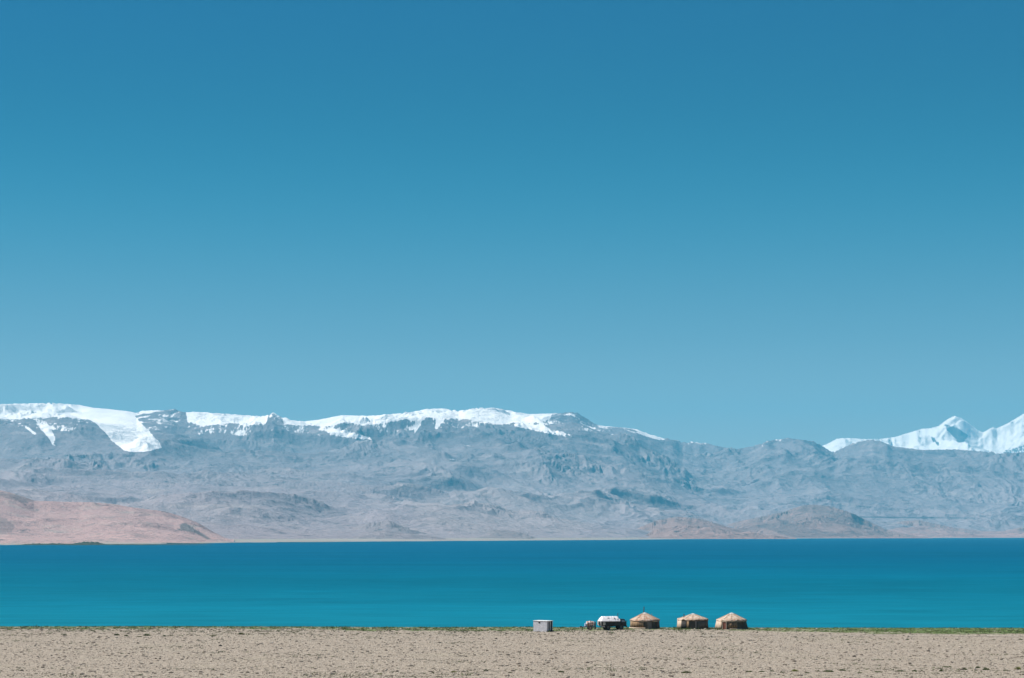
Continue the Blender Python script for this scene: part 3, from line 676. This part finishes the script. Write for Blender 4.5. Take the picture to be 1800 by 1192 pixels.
def yurt(px_, base, wpx, hpx, epx, label, style, rotz=0.0):
    x, y0 = at(px_, base); k = y0 / F; Rr = wpx * k / 2; Ht = hpx * k; He = epx * k; y = y0 + Rr
    x = x * y / y0
    T = empty('yurt', x, y, 0, label, 'yurt', 'yurts standing on the lake shore')
    sd = int(px_)
    def wob(a, z, am=0.02): return am * (math.sin(a * 9 + sd) + math.sin(a * 17 + z * 3 + sd * 2) * 0.6 + math.sin(a * 31 + sd) * 0.4)
    flare = (0.04, 0.05, 0.13)[style]
    MB().lathe([(Rr * (1 + flare), -0.15), (Rr * (1 + flare), 0.0), (Rr * (1 + flare * .5), He * .35), (Rr, He * .8), (Rr * 0.985, He + 0.02)], 96,
               f=lambda r, z, a, k_: (r + wob(a, z), z)).build('wall', M_wall, T, True)
    # ring beam of canvas under the eave
    MB().lathe([(Rr * 1.015, He - 0.28), (Rr * 1.03, He - 0.26), (Rr * 1.02, He - 0.02)], 96, f=lambda r, z, a, k_: (r + wob(a, z), z + 0.05 * math.sin(a * 5 + sd))).build('eave_band', M_pale if style != 1 else M_reedm, T, True)
    rc = 0.62
    Hc = Ht - 0.22
    mid = [(1.045, -0.10), (1.03, 0.02), (0.86, 0.22), (0.62, 0.48), (0.40, 0.74), (0.24, 0.92), (0.16, 1.0)]
    rp = [(Rr * a_, He + (Hc - He) * b_) for a_, b_ in mid]
    rf = MB().lathe(rp, 96, f=lambda r, z, a, k_: (r + wob(a, z, 0.015), z + (0.06 * math.sin(a * 7 + sd) + 0.05 * math.sin(a * 13) if k_ < 2 else 0) + 0.03 * math.sin(a * 24))).build('roof', (M_felt, M_felt2, M_felt2)[style], T, True)
    # crown with its felt cover
    MB().lathe([(Rr * .24, Hc - 0.14), (Rr * .20, Hc - 0.02), (Rr * .13, Hc + 0.10), (Rr * .06, Ht - 0.03), (0.001, Ht)], 40, f=lambda r, z, a, k_: (r * (1 + 0.08 * math.sin(a * 4 + sd)), z)).build('crown_cover', M_cap, T, True)
    # ropes over the roof
    b = MB()
    for i in range(10):
        a = i * math.pi * 2 / 10 + 0.2
        for (r0, z0), (r1, z1) in zip(rp[1:-1], rp[2:]):
            b.tube(((r0 + .03) * math.cos(a), (r0 + .03) * math.sin(a), z0 + .045), ((r1 + .03) * math.cos(a + .05), (r1 + .03) * math.sin(a + .05), z1 + .045), 0.022, 6)
    b.build('roof_ropes', M_rope, T)
    def arc(name, m, a0, a1, z0, z1, dr, nn=20, top=None):
        fr = lambda z: Rr * (1 + flare * max(0, 1 - z / He) ** 1.2) + dr
        return MB().lathe([(fr(z0) - 0.1, z0), (fr(z0), z0), (fr((z0 + z1) / 2), (z0 + z1) / 2), (fr(z1), z1), (fr(z1) - 0.1, z1)], nn, a0=R(a0), a1=R(a1),
                        f=lambda r, z, a, k_: (r + (wob(a, z, 0.03) if 'door' not in name else 0), z)).build(name, m, T, True)
    def door(ac, wd, h, mdoor, mframe):
        a = R(ac); ca, sa = math.cos(a), math.sin(a); r_ = Rr * (1 + flare) + 0.02
        tr = Matrix.Translation((r_ * ca, r_ * sa, 0)) @ Matrix.Rotation(a - math.pi / 2, 4, 'Z')
        d_ = MB().box(-wd / 2, wd / 2, -0.25, 0.06, 0.0, h).build('door', mdoor, T); d_.matrix_local = tr
        f_ = MB().box(-wd / 2 - .1, -wd / 2 - .003, -0.25, 0.12, 0, h + .1).box(wd / 2 + .003, wd / 2 + .1, -0.25, 0.12, 0, h + .1).box(-wd / 2, wd / 2, -0.25, 0.118, h + .003, h + .1).build('door_frame', mframe, T); f_.matrix_local = tr
        h_ = MB().tube((wd * .3, 0.06, h * .5), (wd * .3, 0.12, h * .5), 0.03, 8).build('handle', M_pipe, d_)
    if style == 0:
        arc('reed_screen', M_reedm, 185, 262, 0.30, He - 0.25, 0.04)
        arc('base_skirt', M_pale, 180, 268, -0.05, 0.26, 0.16)
        door(284, 0.85, He - 0.32, M_door, M_wall)
        arc('felt_panel', nmat('brown_felt', (0.16, 0.09, 0.06), (0.11, 0.07, 0.05), 2), 318, 338, 0.0, He - 0.3, 0.05)
        MB().tube((-0.25, 0, Ht - 0.5), (-0.16, 0, Ht + 1.05), 0.09, 10).tube((-0.16, 0, Ht + 1.02), (-0.16, 0, Ht + 1.12), 0.10, 10).build('stovepipe', M_pipe, T)
        MB().tube((1.35, -0.5, He + 0.6), (1.35, -0.5, He + 1.25), 0.04, 8).build('roof_peg', M_rope, T)
    if style == 1:
        arc('canvas_flap', M_pale, 180, 218, 0.0, He - 0.2, 0.07)
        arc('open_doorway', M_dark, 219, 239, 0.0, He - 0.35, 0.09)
        arc('reed_screen', M_reedm, 240, 250, 0.0, He - 0.30, 0.06)
        door(276, 0.12, He - 0.3, M_door, M_door)
        MB().tube((-Rr * .62, -0.8, He + 0.1), (-Rr * .62, -0.8, He + 1.0), 0.09, 10).tube((-Rr * .62, -0.8, He + .97), (-Rr * .62, -0.8, He + 1.05), 0.09, 10).build('stovepipe', M_pipe, T)
        arc('felt_panel', nmat('worn_grey_felt', (0.14, 0.115, 0.085), (0.10, 0.082, 0.06), 2), 283, 330, 0.05, He - 0.35, 0.06)
    if style == 2:
        arc('canvas_flap', M_pale, 180, 225, 0.0, He - 0.2, 0.06)
        door(239, 0.7, He - 0.32, M_redwood, M_pale)
        arc('reed_screen', M_reedm, 250, 285, 0.35, He - 0.35, 0.06)
        arc('base_skirt', M_pale, 258, 300, -0.05, 0.14, 0.2)
        b = MB()
        for i in range(60):
            a = R(222 + i * 1.5); z = He - 0.28 - 0.14 * random.random()
            b.tube((Rr * 1.05 * math.cos(a), Rr * 1.05 * math.sin(a), He - 0.06), (Rr * 1.07 * math.cos(a + .01), Rr * 1.07 * math.sin(a + .01), z), 0.03, 5)
        b.build('fringe', M_rope, T)
    return T
yurt(1133.5, 1106.2, 51, 28.3, 15.2, 'brown yurt with the tall dark stovepipe on its top, beside the truck', 0)
yurt(1218, 1105.9, 53, 26.6, 16.4, 'middle yurt with a short stovepipe at its left and a dark open doorway', 1)
yurt(1286, 1106.3, 52, 28.3, 15.6, 'flaring yurt with white crown and red door, farthest right of the three', 2)

# ------------------------------------------------------------------ truck
M_paint = nmat('dark_green_paint', (0.011, 0.012, 0.008), (0.02, 0.018, 0.013), 2, 0.55, spec=0.4)
M_cab = nmat('dark_blue_paint', (0.007, 0.010, 0.011), (0.012, 0.014, 0.014), 2, 0.5, spec=0.4)
M_tarp = nmat('white_tarpaulin', (0.82, 0.78, 0.76), (0.70, 0.64, 0.62), 1.6, 0.8, 0.5, 4)
M_tyre = nmat('tyre_rubber', (0.025, 0.025, 0.025), (0.05, 0.047, 0.042), 5, 0.9)
M_rim = nmat('rim_paint', (0.10, 0.10, 0.085), (0.16, 0.15, 0.12), 5, 0.7)
M_tan = nmat('dusty_panel', (0.55, 0.52, 0.44), (0.42, 0.40, 0.33), 4, 0.8)
M_glass = mat('cab_glass', (0.25, 0.30, 0.31), 0.08, spec=0.8)
M_greymetal = nmat('grey_panel', (0.42, 0.41, 0.40), (0.30, 0.30, 0.29), 3, 0.7)
tx, ty = at(1076.0, 1107.4)
T = empty('truck', tx, ty + 0.3, R(17), 'dark truck with a white tarpaulin roof, parked between tank trailer and yurt', 'truck')
def wheel(parent, x, y, z, r, wd, rim=M_rim, name='wheel'):
    h = MB().lathe([(r * .55, -wd / 2), (r * .85, -wd / 2), (r * .97, -wd * .42), (r, -wd * .25), (r, wd * .25), (r * .97, wd * .42), (r * .85, wd / 2), (r * .55, wd / 2), (r * .55, -wd / 2)], 28, 'Y', (x, y, z)).build(name, M_tyre, parent, True)
    MB().lathe([(0.001, -wd * .36), (r * .2, -wd * .36), (r * .24, -wd * .2), (r * .5, -wd * .22), (r * .55, -wd * .42), (r * .55, wd * .42), (r * .5, wd * .22), (r * .24, wd * .2), (r * .2, wd * .36), (0.001, wd * .36)], 24, 'Y', (x, y, z)).build('rim', rim, h, True)
    return h
MB().box(-2.5, 2.35, -0.45, -0.33, 0.62, 0.80).box(-2.5, 2.35, 0.33, 0.45, 0.62, 0.80).box(-2.4, -2.2, -0.33, 0.33, 0.63, 0.79).box(-.1, .1, -0.33, 0.33, 0.63, 0.79).box(2.1, 2.3, -.33, .33, .63, .79).build('chassis', M_paint, T, bevel=.01)
MB().tube((-1.15, -.8, .48), (-1.15, .8, .48), .09).tube((1.55, -.8, .48), (1.55, .8, .48), .09).build('axles', M_paint, T)
MB().box(-2.6, 1.25, -1.12, 1.12, 0.82, 1.72).build('cargo_body', M_paint, T, bevel=.03)
b = MB()
for x in (-1.6, -.8, 0, .8): b.box(x - .03, x + .03, -1.15, -1.117, .85, 1.70).box(x - .03, x + .03, 1.117, 1.15, .85, 1.70)
b.box(-2.6, 1.25, -1.158, -1.12, 1.22, 1.28).build('body_ribs', M_paint, T)
bm = MB(); nx = 14; ny = 9; V = {}
def tp(i, j):
    fx = i / nx; fy = j / ny * 2 - 1
    x0 = -2.66 + 3.98 * fx
    if fx < .11: hz = fx / .11
    elif fx > .97: hz = (1 - fx) / .03 * .6 + .4
    else: hz = 1
    yy = fy * 1.17; side = min(1, (1 - abs(fy)) / .62)
    z = 1.735 + .86 * min(hz, side) + .02 * math.sin(i * 2.1 + j) - .03 * (i % 2) * min(hz, side)
    return (x0, yy, z)
vv = [[bm.bm.verts.new(tp(i, j)) for j in range(ny + 1)] for i in range(nx + 1)]
for i in range(nx):
    for j in range(ny): bm.bm.faces.new((vv[i][j], vv[i + 1][j], vv[i + 1][j + 1], vv[i][j + 1]))
tarp = bm.build('tarpaulin', M_tarp, T)
MB().box(-2.64, 1.27, -1.19, -1.165, 1.60, 1.76).box(-2.64, 1.27, 1.165, 1.19, 1.60, 1.76).build('tarpaulin_hem', M_tarp, T)
MB().box(-1.2, -.95, -.75, -.55, 2.2, 2.37).box(.1, .28, -.85, -.55, 2.0, 2.36).box(.75, .95, -1.0, -.8, 1.75, 2.1).build('tarpaulin_straps', M_greymetal, T)
# cab
MB().hexa([(1.29, -1.05, .75), (2.62, -1.05, .75), (2.62, 1.05, .75), (1.29, 1.05, .75)], [(1.29, -1.05, 1.42), (2.66, -1.05, 1.42), (2.66, 1.05, 1.42), (1.29, 1.05, 1.42)]).build('cab', M_cab, T, bevel=.05)
MB().hexa([(1.29, -1.02, 1.425), (2.62, -1.02, 1.425), (2.62, 1.02, 1.425), (1.29, 1.02, 1.425)], [(1.29, -.92, 2.08), (2.25, -.92, 2.08), (2.25, .92, 2.08), (1.29, .92, 2.08)]).build('cab_top', M_cab, T, bevel=.05)
for s_ in (-1, 1):
    MB().hexa([(1.62, s_ * 1.035, 1.50), (2.38, s_ * 1.035, 1.50), (2.38, s_ * 1.0, 1.50), (1.62, s_ * 1.0, 1.50)], [(1.62, s_ * .965, 1.92), (2.17, s_ * .965, 1.92), (2.17, s_ * .93, 1.92), (1.62, s_ * .93, 1.92)]).build('side_window', M_glass, T)
    MB().box(1.6, 2.45, s_ * 1.052 - .012, s_ * 1.052 + .012, .82, 1.40).build('cab_door', M_cab, T)
    MB().tube((2.62, s_ * .8, 1.0), (2.70, s_ * .8, 1.0), .12).build('headlight', M_glass, T)
    MB().tube((2.5, s_ * 1.05, 1.6), (2.6, s_ * 1.3, 1.65), .02, 6).box(2.56, 2.62, s_ * 1.3 - .08, s_ * 1.3 + .08, 1.5, 1.85).build('mirror', M_paint, T)
MB().hexa([(2.64, -.85, 1.48), (2.66, -.85, 1.48), (2.66, .85, 1.48), (2.64, .85, 1.48)], [(2.3, -.78, 2.0), (2.33, -.78, 2.0), (2.33, .78, 2.0), (2.3, .78, 2.0)]).build('windscreen', M_glass, T)
MB().box(2.64, 2.82, -1.0, 1.0, .55, .78).build('bumper', M_paint, T, bevel=.02)
for s_ in (-1, 1):
    wheel(T, -1.15, s_ * .92, .5, .5, .32); wheel(T, 1.55, s_ * .92, .5, .5, .32)
    MB().box(-1.75, -.55, s_ * 1.0 - .17, s_ * 1.0 + .17, 1.04 - .22, 1.07 - .22 + .02).build('mudguard', M_paint, T)
MB().box(-.45, .15, -.9, -.5, .60, .80).build('fuel_tank', M_paint, T, bevel=.05)
wheel(T, 0, 0, 0, .38, .24, M_paint, 'spare_wheel').matrix_local = Matrix.Translation((-2.77, -.45, 1.28)) @ Matrix.Rotation(R(90), 4, 'Z')
MB().box(-2.3, -1.8, -1.185, -1.165, .95, 1.5).build('side_panel', M_tan, T)
MB().box(-2.655, -2.605, -1.08, 1.08, .84, 1.70).build('rear_door', M_greymetal, T, bevel=.01)
MB().box(-2.5, -1.85, -1.05, -.45, .50, .80).build('tool_box', M_greymetal, T, bevel=.02)
MB().tube((1.1, -.3, 2.1), (1.1, -.3, 3.15), .06, 8).tube((1.1, -.3, 3.1), (1.1, -.3, 3.25), .06, 8).build('exhaust_stack', M_pipe, T)

# ------------------------------------------------------------------ tank trailer
M_tank = nmat('rusty_white_paint', (0.66, 0.58, 0.54), (0.36, 0.16, 0.09), 1.8, 0.7, lo=0.42, hi=0.6)
M_rust = nmat('rust', (0.22, 0.09, 0.05), (0.14, 0.06, 0.035), 5, 0.9)
M_tanrim = nmat('dusty_rim', (0.62, 0.45, 0.33), (0.50, 0.36, 0.26), 5, 0.85)
tx, ty = at(1036.5, 1107.4)
T = empty('tank_trailer', tx, ty + .2, R(10), 'small trailer with a rusty white cylindrical tank, left of the truck', 'trailer')
MB().lathe([(0.001, -.78), (.3, -.77), (.44, -.70), (.47, -.6), (.47, .6), (.44, .70), (.3, .77), (0.001, .78)], 40, 'X', (.1, 0, 1.22)).build('tank', M_tank, T, True)
b = MB()
for x in (-.35, .1, .55): b.lathe([(.472, x - .03), (.485, x - .03), (.485, x + .03), (.472, x + .03)], 40, 'X', (.0, 0, 1.22))
b.build('tank_straps', M_rust, T)
MB().tube((.1, 0, 1.66), (.1, 0, 1.80), .18, 16).build('filler_cap', M_tank, T)
MB().box(-1.0, 1.0, -.5, -.4, .60, .70).box(-1.0, 1.0, .4, .5, .60, .70).box(-1.0, -.9, -.39, .39, .605, .695).box(.9, 1.0, -.39, .39, .605, .695).box(-.3, -.2, -.39, .39, .70, .80).box(.4, .5, -.39, .39, .70, .80).build('frame', M_rust, T)
MB().tube((.0, -.6, .38), (0, .6, .38), .05).build('axle', M_pipe, T)
for s_ in (-1, 1): wheel(T, 0, s_ * .62, .38, .38, .2, M_tanrim)
MB().tube((-1.0, -.3, .62), (-1.75, 0, .58), .045, 8).tube((-1.0, .3, .62), (-1.75, 0, .58), .045, 8).box(-1.95, -1.55, -.14, .14, .48, .74).build('drawbar', M_pipe, T)
MB().tube((-1.45, 0, .0), (-1.45, 0, .6), .05, 8).box(-1.6, -1.3, -.12, .12, 0, .05).build('stand', M_pipe, T)
MB().box(1.02, 1.16, -.45, .45, .12, 1.6).build('end_board', M_pipe, T, bevel=.02)
MB().box(-.95, -.75, -.35, .35, .72, 1.25).build('pump_box', nmat('pale_blue', (0.35, 0.42, 0.55), (0.3, 0.36, 0.48), 4, .7), T, bevel=.02)
# a small light stone block between trailer and truck
x, y = at(1050, 1106.3)
o = MB().hexa([(-.2, -.15, -.05), (.2, -.17, -.05), (.22, .15, -.05), (-.18, .17, -.05)], [(-.13, -.1, .26), (.13, -.12, .22), (.15, .1, .25), (-.14, .12, .28)]).build('stone_block', M_cap, None, bevel=.04)
o.location = (x, y - .6, float(ground_z(np.array([x]), np.array([y]))[0])); tag(o, 'small white block lying behind the truck next to the trailer', 'block')

# ------------------------------------------------------------------ hut
M_block = mat('grey_blocks', (0.5, 0.5, 0.52), 0.9); t = M_block.node_tree; n = t.nodes; l = t.links
tc_ = n.new("ShaderNodeTexCoord"); br = n.new("ShaderNodeTexBrick"); mp = n.new("ShaderNodeMapping"); mp.inputs['Rotation'].default_value = (R(90), 0, 0)
l.new(tc_.outputs['Object'], mp.inputs[0]); l.new(mp.outputs[0], br.inputs[0])
br.inputs['Scale'].default_value = 2.2; br.inputs['Color1'].default_value = (0.80, 0.79, 0.83, 1); br.inputs['Color2'].default_value = (0.62, 0.62, 0.66, 1); br.inputs['Mortar'].default_value = (0.42, 0.42, 0.42, 1)
br.inputs['Mortar Size'].default_value = 0.03
no = n.new("ShaderNodeTexNoise"); no.inputs['Scale'].default_value = 2.5; no.inputs['Detail'].default_value = 5; l.new(tc_.outputs['Object'], no.inputs[0])
mx = n.new("ShaderNodeMix"); mx.data_type = 'RGBA'; mx.blend_type = 'MULTIPLY'; mx.inputs[0].default_value = .5; l.new(br.outputs[0], mx.inputs[6]); l.new(no.outputs[0], mx.inputs[7])
l.new(mx.outputs[2], n["Principled BSDF"].inputs['Base Color'])
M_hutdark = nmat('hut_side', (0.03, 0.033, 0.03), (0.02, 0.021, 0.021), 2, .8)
M_hutpost = nmat('hut_posts', (0.72, 0.70, 0.67), (0.6, 0.58, 0.55), 3, .8)
phi = R(-36)
hx, hy = at(961.5, 1111.3)
a_, b_, h_ = 3.2, 1.9, 2.1
# root at the near right corner of the hut: local -x runs along the block wall, +y along the side
T = empty('hut', hx, hy, phi, 'small flat roofed grey block hut with dark ribbed side, left of the truck', 'hut')
MB().box(-a_, 0, 0, .2, -.15, h_ - .1).box(-a_, -a_ + .2, .2, b_, -.15, h_ - .1).box(-a_ + .2, 0, b_ - .2, b_, -.15, h_ - .1).build('block_wall', M_block, T)
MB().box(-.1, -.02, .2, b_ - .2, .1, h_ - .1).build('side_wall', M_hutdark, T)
b = MB()
for y in (.2, .92): b.box(-.02, .06, y, y + .2, .22, h_ - .1)
b.build('posts', M_hutpost, T)
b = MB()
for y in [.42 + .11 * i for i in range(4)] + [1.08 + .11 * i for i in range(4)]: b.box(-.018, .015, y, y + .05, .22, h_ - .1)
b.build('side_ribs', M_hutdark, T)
MB().box(-a_ - .06, .1, -.06, b_ + .06, h_ - .097, h_).build('roof', M_hutpost, T, bevel=.01)
MB().box(-a_ * .62, -a_ * .5, -.03, .02, h_ - .5, h_ - .25).build('vent', M_hutdark, T)
MB().box(-.35, .14, .03, b_ + .1, -.1, .22).build('base_shadow', M_dark, T)  # added block, its near-black colour stands for the shadow at the hut's foot

# ------------------------------------------------------------------ haze
hz = MB().box(-16500, 16500, -700, 43500, -12, 2750).build('haze', bpy.data.materials.new('haze_air'))
hm = hz.data.materials[0]; hm.use_nodes = True; t = hm.node_tree; t.nodes.remove(t.nodes["Principled BSDF"])
pv = t.nodes.new("ShaderNodeVolumePrincipled"); pv.inputs['Color'].default_value = (*HAZE_COL, 1); pv.inputs['Density'].default_value = HAZE_DENS
pv.inputs['Anisotropy'].default_value = 0.0
t.links.new(pv.outputs[0], t.nodes["Material Output"].inputs['Volume'])
tag(hz, kind='stuff', label='thin blue haze in the air before the mountains', cat='haze')
